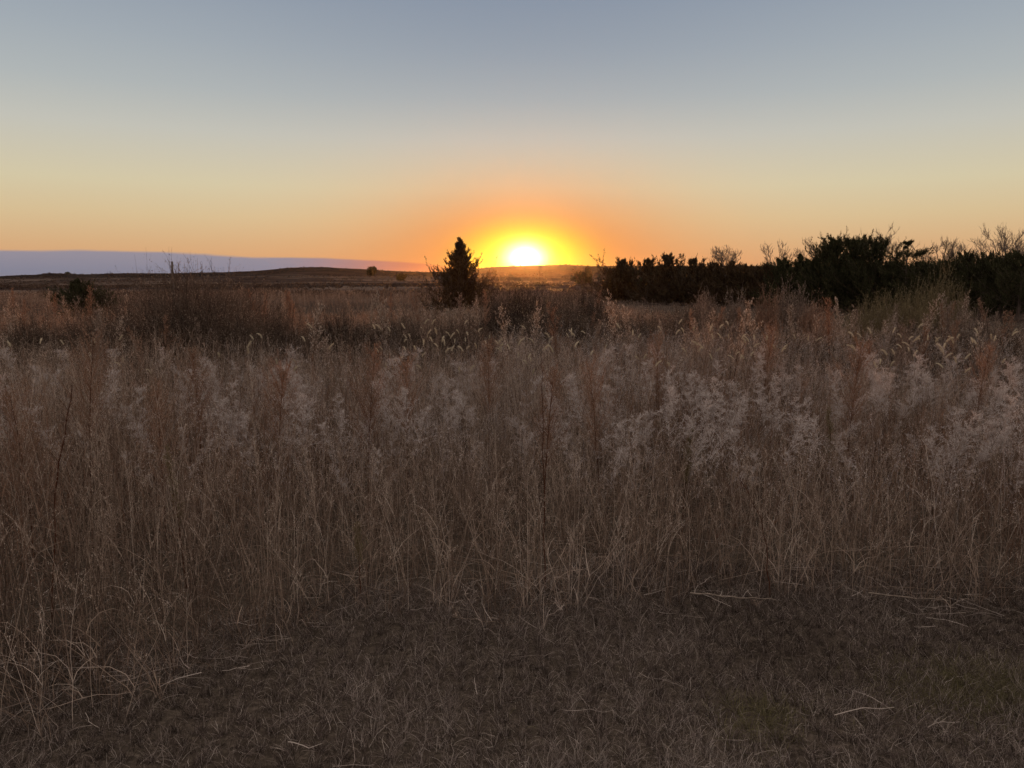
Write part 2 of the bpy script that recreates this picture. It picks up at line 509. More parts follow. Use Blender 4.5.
def understory():
    """low tangle of fine dead leaves under the tall stems"""
    g = Geo(205); rng = g.rng
    X, Y, e = field(30000, 2.6, 10, rng)
    N = len(X)
    base = np.stack([X, Y, ground_z(X, Y)], 1)
    L = rng.uniform(0.1, 0.42, N) * np.clip(0.5 + e, 0.4, 1)
    bl = g.curve(base, rng.uniform(-PI, PI, N), rng.uniform(0.0, 0.9, N), rng.uniform(0.2, 2.2, N), L, 4, wig=0.3)
    g.ribbon(bl, rng.uniform(0.0015, 0.0034, N), np.clip(rng.normal(0.22, 0.2, N), 0, 1), 0.15)
    tag(g.build('undergrowth', M['tan']), kind='stuff')


understory()


def prairie_scrub():
    g = Geo(207); rng = g.rng
    n = 26000
    r = np.exp(rng.uniform(math.log(75), math.log(1150), n)); a = rng.uniform(-0.75, 0.75, n)
    X, Y = r * np.sin(a), r * np.cos(a)
    k = vnoise(X, Y, 60, 91) + 0.6 * vnoise(X, Y, 19, 92) > rng.normal(size=n) * 0.35 - 0.1
    X, Y, r = X[k], Y[k], r[k]
    n = len(X)
    sz = rng.uniform(0.25, 0.8, n) * (1 + 0.9 * np.clip((r - 300) / 600, 0, 1))
    per = 7
    c = np.repeat(np.stack([X, Y, ground_z(X, Y)], 1), per, axis=0)
    S = np.repeat(sz, per)
    c = c + rng.normal(size=c.shape) * np.array([0.45, 0.45, 0.12]) * S[:, None]
    c[:, 2] += 0.3 * S
    g.flecks(c, S * rng.uniform(0.5, 1.1, len(c)), S * rng.uniform(0.25, 0.5, len(c)), np.repeat(rng.uniform(0, 0.40, n), per), np.array([[0, 0, 1.0]]), 0.8)
    tag(g.build('prairie_scrub', M['scrub']), kind='stuff')


prairie_scrub()


# ------------------------------------------------------------------ weeds one can tell apart
def make_goldenrod(seed):
    """dead goldenrod: one stalk and an arching plume of grey fluff"""
    root = empty('goldenrod', (0, 0, 0))
    g = Geo(seed); rng = g.rng
    H = 0.86
    st = g.curve(np.zeros((1, 3)), rng.uniform(-PI, PI), 0.06, 0.35, H, 9, wig=0.06)
    g.tube(st, 0.0026, 0.0012, 0.35, 4)
    lf = 16
    f = rng.integers(1, 7, lf)
    bl = g.curve(st[0, f], rng.uniform(-PI, PI, lf), rng.uniform(0.7, 1.3, lf), rng.uniform(0.6, 1.8, lf), rng.uniform(0.03, 0.08, lf), 3)
    g.ribbon(bl, 0.005, rng.uniform(0.1, 0.6, lf), 0.2)
    g.build('stalk', M['tan'], root)
    h = Geo(seed + 50); rng = h.rng
    nb = 30
    f = 9 * (1 - 0.42 * rng.uniform(0, 1, nb) ** 1.3)
    i0 = np.minimum(f.astype(int), 8); fr = (f - i0)[:, None]
    b = st[0, i0] * (1 - fr) + st[0, i0 + 1] * fr
    side = rng.uniform(-PI, PI)
    L = rng.uniform(0.045, 0.16, nb) * (1.25 - 0.75 * (f / 9 - 0.58) / 0.42)
    br = h.curve(b, side + rng.normal(size=nb) * 1.2, rng.uniform(0.35, 0.8, nb), rng.uniform(0.7, 1.5, nb), L, 6, wig=0.14)
    h.ribbon(br, 0.0022, rng.uniform(0.55, 1.0, nb), 0.5)
    # short curved side twigs set along the upper side of each branch
    per = 9
    t = rng.uniform(0.15, 1, (nb, per)) * 6
    j0 = np.minimum(t.astype(int), 5); fj = (t - j0)[..., None]
    ii = np.arange(nb)[:, None]
    c = (br[ii, j0] * (1 - fj) + br[ii, j0 + 1] * fj).reshape(-1, 3)
    n = len(c)
    tw = h.curve(c, rng.uniform(-PI, PI, n), rng.uniform(0.3, 1.1, n), rng.uniform(-0.2, 0.9, n), rng.uniform(0.010, 0.032, n), 3)
    h.ribbon(tw, rng.uniform(0.0016, 0.0030, n), np.clip(rng.normal(0.6, 0.25, n), 0, 1), 0.7)
    c2 = np.concatenate([tw[:, 3], tw[:, 2]]) + rng.normal(size=(2 * n, 3)) * 0.004
    h.flecks(c2, rng.uniform(0.006, 0.013, 2 * n), rng.uniform(0.002, 0.0045, 2 * n), rng.uniform(0.2, 1, 2 * n), np.array([[0, 0, 0.6]]), 1.0)
    h.build('plume', M['plume'], root)
    return root


def make_foxtail(seed):
    root = empty('foxtail', (0, 0, 0)); root['kind'] = 'thing'
    g = Geo(seed); rng = g.rng
    st = g.curve(np.zeros((1, 3)), rng.uniform(-PI, PI), 0.05, rng.uniform(0.15, 0.7), 0.98, 10, p=3, wig=0.03)
    g.tube(st, 0.0017, 0.0009, 0.6, 3)
    bl = g.curve(st[0, [2, 4, 6]], rng.uniform(-PI, PI, 3), 0.4, 1.5, 0.22, 4)
    g.ribbon(bl, 0.005, 0.55, 0.1)
    g.build('stalk', M['tan'], root)
    h = Geo(seed + 50); rng = h.rng
    a = st[0, -1] - st[0, -2]
    az = math.atan2(a[1], a[0]); le = math.acos(a[2] / np.linalg.norm(a))
    hd = h.curve(st[0, -1:], az, le, rng.uniform(0.1, 1.2), rng.uniform(0.045, 0.080), 6)
    pts = hd
    K = pts.shape[1]
    # a spindle: two tapering halves
    mid = K // 2
    h.tube(pts[:, :mid + 1], 0.003, 0.0062, 0.5, 6, 0.6)
    h.tube(pts[:, mid:], 0.0062, 0.002, 0.6, 6, 1.6)
    n = 130
    t = rng.uniform(0, 1, n) * (K - 1); i0 = np.minimum(t.astype(int), K - 2); fr = (t - i0)[:, None]
    c = pts[0, i0] * (1 - fr) + pts[0, i0 + 1] * fr + rng.normal(size=(n, 3)) * 0.0042
    h.flecks(c, rng.uniform(0.008, 0.014, n), 0.0016, rng.uniform(0.3, 1, n), norm(pts[0, -1] - pts[0, 0])[None], 0.9)
    h.build('seed_head', M['cream'], root)
    return root


def make_rust_weed(seed, H=1.15, fan=0.10, top=0.42, nb=70, mat='rust', per=9, fs=1.0):
    """tall weed with one dark stalk and a feathery upright head"""
    root = empty('feathery_weed', (0, 0, 0))
    g = Geo(seed); rng = g.rng
    st = g.curve(np.zeros((1, 3)), rng.uniform(-PI, PI), 0.03, 0.12, H, 10, wig=0.05)
    g.tube(st, 0.0042, 0.0012, 0.4, 5)
    g.build('stalk', M['stalk'], root)
    h = Geo(seed + 50); rng = h.rng
    f = (1 - top * rng.uniform(0, 1, nb) ** 0.9) * 10
    i0 = np.minimum(f.astype(int), 9); fr = (f - i0)[:, None]
    b = st[0, i0] * (1 - fr) + st[0, i0 + 1] * fr
    L = fan * rng.uniform(0.8, 2.6, nb) * np.clip(0.35 + (10 - f) / (10 * top), 0.35, 1.1)
    br = h.curve(b, rng.uniform(-PI, PI, nb), rng.uniform(0.35, 0.75, nb), rng.uniform(-0.4, 0.1, nb), L, 4, wig=0.1)
    h.ribbon(br, 0.0022, rng.uniform(0.1, 0.6, nb), 0.4)
    t = rng.uniform(0.2, 1, (nb, per)) * 4
    j0 = np.minimum(t.astype(int), 3); fj = (t - j0)[..., None]
    ii = np.arange(nb)[:, None]
    c = (br[ii, j0] * (1 - fj) + br[ii, j0 + 1] * fj).reshape(-1, 3)
    n = len(c)
    c = c + rng.normal(size=(n, 3)) * 0.005
    h.flecks(c, fs * rng.uniform(0.006, 0.018, n), fs * rng.uniform(0.002, 0.0042, n), rng.uniform(0, 1, n), np.array([[0, 0, 1.0]]), 0.8)
    h.build('seed_head', M[mat], root)
    return root


def on_ground(X, Y):
    return (X, Y, float(ground_z(X, Y)) - 0.01)


def place_px(x, D):
    p = at(x, YH, D)
    return on_ground(p[0], D)


def scatter_copies(protos, spots, label, cat, group, smin, smax, rng, tilt=0.1):
    for i, (X, Y) in enumerate(spots):
        s = rng.uniform(smin, smax)
        loc = on_ground(X, Y)
        rz = rng.uniform(-PI, PI)
        if i < len(protos):
            o = protos[i]
            o.location = loc; o.rotation_euler = (rng.normal() * tilt, rng.normal() * tilt, rz); o.scale = (s,) * 3
        else:
            o = copy_tree(protos[i % len(protos)], loc, rz, s, (rng.normal() * tilt, rng.normal() * tilt))
        tag(o, label, cat, group)


rg = np.random.default_rng(77)
# grey goldenrod: a drift on the right, another left of the middle, and strays
spots = []
for (x0, x1, d0, d1, n) in ((580, 1060, 4.4, 8.0, 150), (180, 430, 4.6, 7.6, 75), (-30, 190, 4.5, 7.5, 34), (430, 600, 4.9, 7.6, 26)):
    for _ in range(n):
        x, D = rg.uniform(x0, x1), rg.uniform(d0, d1)
        p = at(x, YH, D); spots.append((p[0], D))
scatter_copies([make_goldenrod(300 + i * 3) for i in range(12)], spots,
               'pale grey fluffy goldenrod gone to seed among the tan grass', 'weed', 'goldenrod plumes in the grass', 0.6, 1.15, rg, 0.16)
spots = []
for (x0, x1, d0, d1, n) in ((380, 530, 6.2, 9.5, 56), (870, 1010, 6.0, 8.5, 44), (680, 810, 6.4, 9.0, 34), (20, 330, 6.0, 8.5, 22), (520, 700, 6.2, 9.0, 26)):
    for _ in range(n):
        x, D = rg.uniform(x0, x1), rg.uniform(d0, d1)
        p = at(x, YH, D); spots.append((p[0], D))
scatter_copies([make_foxtail(400 + i * 3) for i in range(14)], spots,
               'cream foxtail seed head nodding on a thin stalk above the grass', 'grass', 'nodding foxtail heads', 0.88, 1.15, rg, 0.06)

# the many smaller plumes that run together between them
def fluff_drift():
    g = Geo(331); rng = g.rng
    X, Y, e = field(5600, 4.4, 12.5, rng, 0.72)
    k = vnoise(X, Y, 1.6, 95) + 0.5 * vnoise(X, Y, 0.5, 96) + np.clip(X / 6, -0.5, 0.5) > 0.05
    X, Y = X[k], Y[k]; N = len(X)
    base = np.stack([X, Y, ground_z(X, Y) + rng.uniform(0.22, 0.5, N)], 1)
    L = H_field(X, Y) * rng.uniform(0.75, 1.1, N) - 0.3
    az = rng.uniform(-PI, PI, N)
    st = g.curve(base, az, np.abs(rng.normal(size=N)) * 0.2, rng.uniform(0.1, 0.9, N), L, 5, wig=0.12)
    g.ribbon(st, 0.0026, 0.2, 0.4)
    for _ in range(26):
        t = rng.uniform(0.45, 1, N) * 5; i0 = np.minimum(t.astype(int), 4); fr = (t - i0)[:, None]
        c = st[np.arange(N), i0] * (1 - fr) + st[np.arange(N), i0 + 1] * fr
        w = 0.030 * (1.25 - t / 5)[:, None]
        c = c + rng.normal(size=(N, 3)) * w
        g.flecks(c, rng.uniform(0.009, 0.022, N), rng.uniform(0.0018, 0.0040, N), rng.uniform(0.1, 1, N), np.array([[0, 0, 0.5]]), 1.0)
    tag(g.build('fluffy_seed_heads', M['plume']), kind='stuff')


fluff_drift()

# tall rust feathered weeds, each placed by its stalk
RW = [
    (72, 4.4, 1.24, 'tall rust feathered weed with a curved dark stalk at the far left of the grass'),
    (192, 5.2, 1.05, 'rust feathered weed just right of the left grey shrub'),
    (268, 4.9, 1.02, 'reddish feathered weed left of the pale goldenrod drift'),
    (362, 5.0, 1.12, 'tall red brown feathered weed on a straight dark stalk left of the middle'),
    (404, 5.4, 0.98, 'short rust weed standing just right of the tall straight red brown one'),
    (488, 5.8, 1.1, 'thin rust weed standing below the cedar beside the sun'),
    (545, 4.6, 1.02, 'slim dark stalked rust weed in the grass below the sun'),
    (603, 5.2, 1.0, 'rust weed at the left end of the right hand goldenrod drift'),
    (857, 5.6, 1.14, 'tall rust feathered weed rising from the right hand goldenrod drift'),
    (10, 4.2, 0.95, 'orange brown weed at the left margin'),
    (150, 4.3, 0.95, 'low rust weed with a thin dark stalk among the left grass'),
    (660, 6.8, 1.05, 'rust weed behind the goldenrod drift, right of the sun'),
    (765, 7.5, 1.1, 'faint rust weed in front of the middle of the cedar belt'),
    (985, 6.5, 1.0, 'rust weed near the right margin behind the goldenrod'),
]
for i, (x, D, H, lab) in enumerate(RW):
    o = make_rust_weed(500 + i * 5, H * 1.03, rg.uniform(0.13, 0.19), rg.uniform(0.46, 0.62), 130, 'rust', 12, 1.1)
    o.location = place_px(x, D)
    tag(o, lab, 'weed', 'rust feathered weeds')

# olive weeds
for i, (x, D, H, lab) in enumerate([
        (352, 3.75, 0.42, 'small olive weed at the front edge of the tall grass'),
        (168, 3.9, 0.80, 'slender olive goldenrod spike in the left front of the grass'),
        (690, 4.9, 0.72, 'olive weed under the grey goldenrod right of the middle'),
        (845, 5.2, 0.78, 'olive tinted weed at the foot of the tall right hand rust weed')]):
    o = make_rust_weed(600 + i * 5, H, 0.035, 0.55, 60, 'olive', 14)
    o.name = 'olive_weed'
    o.location = place_px(x, D)
    tag(o, lab, 'weed')


# feathered weeds scattered through the middle of the field, rising over the grass
rg2 = np.random.default_rng(91)
for kind, mat, n, lab in (('rust', 'rust', 46, 'rust brown feathered weed rising out of the grass in the middle of the field'),
                          ('tan', 'tan', 60, 'pale tan feathered weed rising out of the grass in the middle of the field'),
                          ('dark', 'twig', 40, 'grey brown feathered weed rising out of the grass in the middle of the field')):
    protos = [make_rust_weed(1700 + i * 7 + len(kind) * 31, 1.2, 0.095, 0.5, 60, mat, 12, 2.0) for i in range(4)]
    for o in protos: o.name = 'field_weed'
    sp = []
    for _ in range(n):
        D = rg2.uniform(7.5, 24) ; x = rg2.uniform(-20, 1044)
        if x > 600: D = 7.5 + (D - 7.5) * 0.4
        p = at(x, YH, D); sp.append((p[0], D))
    scatter_copies(protos, sp, lab, 'weed', lab.split(' rising')[0] + 's of the field', 0.75, 1.18, rg2, 0.08)


# bare dark stalks
def bare_stalk(pix, D, r, lab):
    pts = np.array([[at(x, y, D) for x, y in pix]])
    pts[0, 0, 2] = ground_z(pts[0, 0, 0], D)
    b = pts[0, 0].copy()
    t = np.linspace(0, 1, len(pix)); tt = np.linspace(0, 1, 14)
    fine = np.stack([np.interp(tt, t, pts[0, :, k]) for k in range(3)], 1)[None] - b
    fine[0, 1:-1] += np.random.default_rng(len(lab)).normal(size=(12, 3)) * 0.004
    g = Geo(len(lab))
    g.tube(fine, r, r * 0.35, 0.5, 6)
    rng = g.rng
    nb = 9
    br = g.curve(fine[0, rng.integers(7, 14, nb)], rng.uniform(-PI, PI, nb), 0.5, 0.3, rng.uniform(0.03, 0.1, nb), 3, wig=0.1)
    g.tube(br, r * 0.3, r * 0.15, 0.5, 3)
    o = g.build('bare_stalk', M['stalk'], None, b)
    tag(o, lab, 'stalk')


bare_stalk([(50, 590), (54, 500), (63, 440), (72, 385)], 3.5, 0.0045, 'dark bare stalk curving up through the grass at the left')
bare_stalk([(545, 600), (544, 480), (543, 400), (541, 365)], 3.9, 0.003, 'thin upright dark stalk in the middle of the grass')
bare_stalk([(771, 575), (766, 540), (760, 515), (740, 480)], 3.85, 0.0032, 'leaning grey stalk at the right front of the grass')


# fallen sticks at the edge of the strip
def stick(pix, r, lab):
    P = []
    for x, y, d in pix:
        p = at(x, y, d); P.append([p[0], d, float(ground_z(p[0], d)) + 0.075])
    P = np.array(P); b = P[0].copy()
    tt = np.linspace(0, len(P) - 1, 12)
    fine = np.stack([np.interp(tt, np.arange(len(P)), P[:, k]) for k in range(3)], 1)[None] - b
    g = Geo(int(r * 1e5)); fine[0] += g.rng.normal(size=fine[0].shape) * 0.0022
    g.tube(fine, r * 0.8, r * 0.4, 0.5, 6)
    tag(g.build('fallen_stick', M['stick'], None, b), lab, 'stick')


stick([(690, 605, 3.72), (735, 610, 3.66), (776, 613, 3.62)], 0.006, 'short pale stick lying along the edge of the mown strip')
stick([(868, 600, 3.74), (905, 603, 3.70), (950, 608, 3.66)], 0.0055, 'longer pale stick lying at the foot of the right grass')


# ------------------------------------------------------------------ shrubs
def make_shrub(H, W, seed, n=420, twigs=7, mat='twig', fl=3, up=0.0, px=0.016):
    """domed leafless shrub of fine branching twigs"""
    g = Geo(seed); rng = g.rng
    az = rng.uniform(-PI, PI, n)
    el = np.arccos(rng.uniform(0.02, 1, n)) * rng.uniform(0.75, 1, n) * (1 - up)
    rr = rng.uniform(0.75, 1.15, n)
    base = np.stack([rng.normal(size=n) * W * 0.07, rng.normal(size=n) * W * 0.07, np.zeros(n)], 1)
    # length so that the tip lies on the dome
    L = rr * 1.0 / np.sqrt((np.sin(el) / (W / 2)) ** 2 + (np.cos(el) / H) ** 2)
    pts = g.curve(base, az, el * 0.85, el * 0.35, L, 6, wig=0.24)
    g.ribbon(pts, 0.45 * px, rng.uniform(0.0, 0.4, n), 0.3)
    allc = []
    for k in range(twigs):
        f = rng.uniform(0.35, 1, n) * 6
        i0 = np.minimum(f.astype(int), 5); fr = (f - i0)[:, None]
        b = pts[np.arange(n), i0] * (1 - fr) + pts[np.arange(n), i0 + 1] * fr
        tw = g.curve(b, az + rng.normal(size=n) * 1.0, el * 0.6 + rng.normal(size=n) * 0.45, rng.normal(size=n) * 0.35, H * rng.uniform(0.08, 0.26, n), 3, wig=0.15)
        g.ribbon(tw, 0.3 * px, rng.uniform(0.1, 0.6, n), 0.4)
        for _ in range(fl):
            w = rng.uniform(0.2, 1, (n, 1))
            allc.append(tw[:, 0] * (1 - w) + tw[:, 3] * w + rng.normal(size=(n, 3)) * 0.012)
    if allc:
        c = np.concatenate(allc)
        g.flecks(c, px * rng.uniform(0.8, 2.2, len(c)), px * rng.uniform(0.3, 0.7, len(c)), rng.uniform(0.0, 1, len(c)) ** 0.9, np.array([[0, 0, 0.5]]), 1.0)
    return g


SH = [  # x, top y, pixel width, distance, twigs material, label
    (186, 280, 230, 11.5, 'scrub', 'large rounded bare shrub below the post, tallest at the left'),
    (108, 316, 100, 13.0, 'scrub', 'rounded bare shrub behind the left rust weed'),
    (272, 318, 84, 12.0, 'scrub', 'lower bare shrub right of the large rounded one'),
    (442, 322, 150, 11.0, 'scrub', 'dark low dome shrub under the cedar beside the sun'),
    (520, 288, 120, 16.0, 'scrub', 'loose twiggy shrub directly below the sun'),
    (583, 286, 62, 18.0, 'scrub', 'pale rounded shrub just right of the sun'),
    (338, 316, 80, 14.0, 'scrub', 'low twiggy shrub in the field left of the cedar'),
    (735, 322, 120, 13.0, 'scrub', 'dark low shrub in front of the cedar belt'),
    (640, 318, 110, 14.0, 'scrub', 'low brown shrub at the left foot of the cedar belt'),
    (925, 330, 150, 10.5, 'scrub', 'purple grey low shrub in front of the feathery bushes on the right'),
    (815, 330, 90, 11.5, 'scrub', 'low shrub left of the feathery bushes on the right'),
    (236, 311, 90, 10.5, 'scrub', 'dark round shrub tucked against the right side of the large rounded one'),
    (395, 318, 100, 13.0, 'scrub', 'brown low shrub left of the dark low dome under the cedar'),
    (560, 306, 100, 13.5, 'scrub', 'round brown shrub in front of the pale one right of the sun'),
    (690, 312, 90, 15.5, 'scrub', 'grey low shrub near the foot of the windswept cedars'),
    (985, 326, 100, 12.5, 'scrub', 'low grey shrub near the right margin'),
    (30, 322, 110, 12.5, 'scrub', 'low grey shrub at the left margin'),
]
for i, (x, yt, wpx, D, mt, lab) in enumerate(SH):
    top = at(x, yt, D)
    z0 = float(ground_z(top[0], D))
    H = top[2] - z0
    g = make_shrub(H, wpx / FPX * D, 700 + i, int(330 + 3.2 * wpx), 14, mt, 3, 0.0, D / FPX)
    tag(g.build('shrub', M[mt], None, (top[0], D, z0 - 0.02)), lab, 'shrub', 'bare shrubs in the field')

# feathery upright bushes before the belt
FB = [
    (868, 292, 40, 15.0, 0.45, 'fan shaped feathery olive bush leaning left in front of the tall cedar'),
    (890, 288, 44, 15.5, 0.55, 'middle feathery olive bush of the right hand clump'),
    (914, 284, 46, 15.0, 0.55, 'fullest feathery olive bush of the right hand clump'),
    (945, 268, 42, 19.0, 0.50, 'tall brown feathery bush with a rounded top right of the clump'),
    (768, 281, 22, 19.0, 0.6, 'narrow brown feathery bush, leftmost before the cedar belt'),
    (787, 276, 20, 20.0, 0.6, 'narrow tall brown feathery bush second from the left before the cedar belt'),
    (803, 280, 18, 20.5, 0.6, 'slim brown feathery bush left of the tall cedar'),
    (817, 290, 26, 18.0, 0.5, 'short rusty feathery bush below the tall cedar'),
    (706, 284, 22, 20.0, 0.6, 'small brown feathery bush before the low cedars'),
    (738, 287, 22, 20.0, 0.6, 'little brown feathery bush between the low cedars and the tall ones'),
    (972, 296, 40, 15.5, 0.4, 'thin pink brown feathery bush near the right end of the belt'),
]
for i, (x, yt, wpx, D, up, lab) in enumerate(FB):
    yt += 4 if i != 3 else 2
    top = at(x, yt, D)
    z0 = float(ground_z(top[0], D))
    g = make_shrub(top[2] - z0, wpx / FPX * D * 1.3, 740 + i, 130 if i < 4 else 90, 11, 'olive', 3, up, D / FPX)
    tag(g.build('feathery_bush', M['olive'] if i in (0, 1, 2, 3) else M['rust'] if i in (7, 4) else M['twig'], None, (top[0], D, z0 - 0.02)), lab, 'bush', 'feathery bushes before the cedar belt')


# ------------------------------------------------------------------ trees
def make_cedar(H, W, seed, px, leaders=((0, 0, 1.0),), bare_low=0.0, n=90, tiers=False, lean=0.0, mat='cedar', rough=0.3, power=0.8, dense=1.0):
    """eastern red cedar: trunk with limbs, crown of many small sprays"""
    root = empty('cedar_tree', (0, 0, 0))
    tg = Geo(seed); fg = Geo(seed + 1); rng = fg.rng
    for (ox, oy, hs) in leaders:
        h = H * hs
        ht = h * (0.88 if power <= 0.6 and not tiers else 1.0)
        tr = tg.curve(np.array([[0., 0., 0.]]), math.atan2(oy, ox) if (ox or oy) else rng.uniform(-PI, PI),
                      math.atan2(math.hypot(ox, oy), h) + lean, -0.5 * lean, ht / max(0.3, math.cos(math.atan2(math.hypot(ox, oy), h) + 0.6 * lean)), 12, wig=0.06)
        tg.tube(tr, 0.022 * H + 0.01, 0.006, 0.5, 7)
        u = 0.04 + bare_low + (0.94 - bare_low) * rng.uniform(0, 1, n) ** (1.25 if power > 0.8 else 0.95)
        if tiers:
            u = np.clip((np.floor(u * 5) + 0.5) / 5 + rng.normal(size=n) * 0.025 + 0.08, 0.05, 0.98)
        f = u * 12
        i0 = np.minimum(f.astype(int), 11); fr = (f - i0)[:, None]
        b = tr[0, i0] * (1 - fr) + tr[0, i0 + 1] * fr
        prof = (1 - u) ** power * (0.75 + 0.25 * np.minimum(1, u / 0.15)) * np.where(rng.uniform(size=n) < 0.12, 1.25, 1.0)
        if tiers:
            prof = 0.45 + 0.55 * np.sin(u * PI)
        az = rng.uniform(-PI, PI, n)
        Rd = W / 2 * prof * rng.uniform(1 - rough * 1.6, 1 + rough, n) + 0.018 * H * rng.uniform(0.3, 1, n)
        le = (1.5 - 0.55 * u) if not tiers else np.full(n, 1.4)
        L = Rd / np.maximum(np.sin(le - 0.25), 0.35)
        L = np.minimum(L, np.maximum(h * rng.uniform(0.9, 1.02, n) - b[:, 2], 0.02 * H) / np.maximum(np.cos(le - 0.3), 0.25))
        lb = tg.curve(b, az, le, -0.62 if not tiers else -0.2, L, 5, wig=0.15)
        tg.tube(lb, 0.005 * H * (1.1 - u), 0.003, 0.4, 4)
        # sub-branchlets
        sub = 7
        f2 = rng.uniform(0.2, 1, (n, sub)) * 5
        j0 = np.minimum(f2.astype(int), 4); fj = (f2 - j0)[..., None]
        ii = np.arange(n)[:, None]
        sb = (lb[ii, j0] * (1 - fj) + lb[ii, j0 + 1] * fj).reshape(-1, 3)
        m = len(sb)
        sl = np.repeat(L, sub) * rng.uniform(0.12, 0.38, m) + 0.04
        sp = tg.curve(sb, np.repeat(az, sub) + rng.normal(size=m) * 0.9, np.repeat(le, sub) * 0.75 + rng.normal(size=m) * 0.25, -0.6, sl, 3, wig=0.12)
        tg.tube(sp, 0.003, 0.0015, 0.4, 3)
        # the leader's own upright sprays
        nl = 8
        fl_ = rng.uniform(0.80, 0.99, nl) * 12
        i1 = np.minimum(fl_.astype(int), 11); f1 = (fl_ - i1)[:, None]
        lead = tg.curve(tr[0, i1] * (1 - f1) + tr[0, i1 + 1] * f1, rng.uniform(-PI, PI, nl), rng.uniform(0.05, 0.4, nl), -0.2, H * rng.uniform(0.02, 0.055, nl), 3)
        tg.tube(lead, 0.003, 0.0015, 0.4, 3)
        sp = np.concatenate([sp, lead]); m = len(sp)
        # sprays of scale leaves, drawn in along each branchlet
        per = max(4, int(24 * dense))
        w = rng.uniform(0.0, 1.08, (m, per)) * 3
        k0 = np.minimum(w.astype(int), 2); fk = (w - k0)[..., None]
        kk = np.arange(m)[:, None]
        c = (sp[kk, k0] * (1 - fk) + sp[kk, k0 + 1] * fk).reshape(-1, 3)
        q = len(c)
        ax = np.repeat(norm(sp[:, 3] - sp[:, 0]), per, axis=0) + np.array([0, 0, 0.55])
        c = c + rng.normal(size=(q, 3)) * px * 0.75
        tn = np.clip(np.repeat(rng.uniform(0.1, 0.8, m), per) + rng.normal(size=q) * 0.18, 0, 1)
        fg.flecks(c, px * rng.uniform(1.8, 4.6, q), px * rng.uniform(0.45, 1.0, q), tn, ax, 0.6)
    tg.build('trunk', M['bark'], root)
    fg.build('crown', M[mat], root)
    return root


def put_tree(kind, x, ytop, wpx, D, label, group, seed, **kw):
    top = at(x, ytop, D)
    z0 = float(ground_z(top[0], D))
    H = (top[2] - z0) * 0.97
    o = make_cedar(H, wpx / FPX * D, seed, kw.pop('px', 0.028) * D / 30, **kw)
    o.location = (top[0], D, z0 - 0.05)
    if kind != 'cedar_tree':
        o.name = kind
    return tag(o, label, 'tree', group)


put_tree('cedar_tree', 460, 235, 82, 30, 'lone conical cedar standing against the glow just left of the sun', None, 917, n=320, rough=0.36, power=1.45, dense=1.0, px=0.026, mat='redcedar')
put_tree('cedar_tree', 76, 279, 56, 30, 'low dark juniper alone in the field at the far left', None, 903, n=110, rough=0.5, power=0.95)
put_tree('cedar_tree', 102, 288, 26, 31, 'small dark juniper bush at the right foot of the low far left one', None, 905, n=40, rough=0.4, power=0.4)

BELT = [
    (614, 266, 40, dict(rough=0.5, lean=0.2), 'leftmost low cedar of the belt'),
    (632, 258, 44, dict(rough=0.6, lean=0.35, n=70), 'windswept cedar near the left end of the belt, its top leaning left'),
    (648, 257, 40, dict(rough=0.5, n=70), 'ragged cedar right of the leftmost windswept one'),
    (668, 262, 44, dict(rough=0.4), 'low cedar between the two windswept cedars'),
    (684, 251, 46, dict(rough=0.6, lean=0.4, n=80), 'windswept cedar with a hooked top, highest of the low left half of the belt'),
    (695, 257, 36, dict(rough=0.5), 'cedar tucked right behind the hooked windswept one'),
    (714, 262, 46, dict(rough=0.35), 'rounded low cedar right of the hooked one'),
    (732, 260, 36, dict(rough=0.35, power=1.0), 'small pointed cedar in the middle of the low half of the belt'),
    (746, 263, 42, dict(rough=0.4), 'low bushy cedar left of the bare twiggy tree'),
    (766, 263, 44, dict(rough=0.4), 'low cedar under the first bare twiggy tree'),
    (785, 257, 44, dict(rough=0.4), 'cedar just right of the first bare twiggy tree'),
    (801, 252, 34, dict(rough=0.4, power=1.0), 'pointed cedar left of the tallest cedars'),
    (818, 256, 44, dict(rough=0.4), 'broad cedar at the left foot of the tallest cedars'),
    (836, 237, 44, dict(rough=0.4, power=0.5, leaders=((0, 0, 1.0), (-0.25, 0, 0.9)), n=120), 'tall twin topped cedar, left of the tallest group'),
    (856, 236, 40, dict(rough=0.4, power=0.45, leaders=((0, 0, 1.0), (0.25, 0, 0.97)), n=120), 'tallest broad topped cedar of the belt'),
    (878, 240, 42, dict(rough=0.45, power=0.5, n=150), 'tall cedar closing the tallest group on its right'),
    (893, 264, 46, dict(rough=0.35, power=0.6), 'low cedar in the gap right of the tallest group'),
    (909, 246, 30, dict(tiers=True, n=60, rough=0.3), 'flat topped cedar with layered shelves of foliage'),
    (927, 265, 48, dict(rough=0.3, power=0.5), 'low rounded cedar right of the flat topped one'),
    (948, 263, 48, dict(rough=0.35, power=0.5), 'rounded cedar beneath the middle bare tree'),
    (967, 256, 46, dict(rough=0.35, power=0.5), 'cedar with a domed top right of the middle bare tree'),
    (985, 254, 44, dict(rough=0.4, power=0.5), 'cedar left of the branching bare tree at the right'),
    (1005, 257, 46, dict(rough=0.35, power=0.5), 'cedar in front of the branching bare tree at the right'),
    (1024, 253, 50, dict(rough=0.4, power=0.5), 'cedar cut by the right margin'),
]
for i, (x, yt, wpx, kw, lab) in enumerate(BELT):
    D = 50 - (x - 610) * 0.050
    kw = dict(kw)
    kw.setdefault('n', 100)
    kw.setdefault('power', 0.85)
    put_tree('cedar_tree', x, yt + (-7 if x > 890 and yt > 250 else 0 if yt > 250 else -7), wpx * (1.35 if yt > 250 else 1.4), D, lab, 'cedar shelter belt', 1000 + i * 4, px=0.026, mat='cedar' if i > 9 else 'redcedar', **kw)

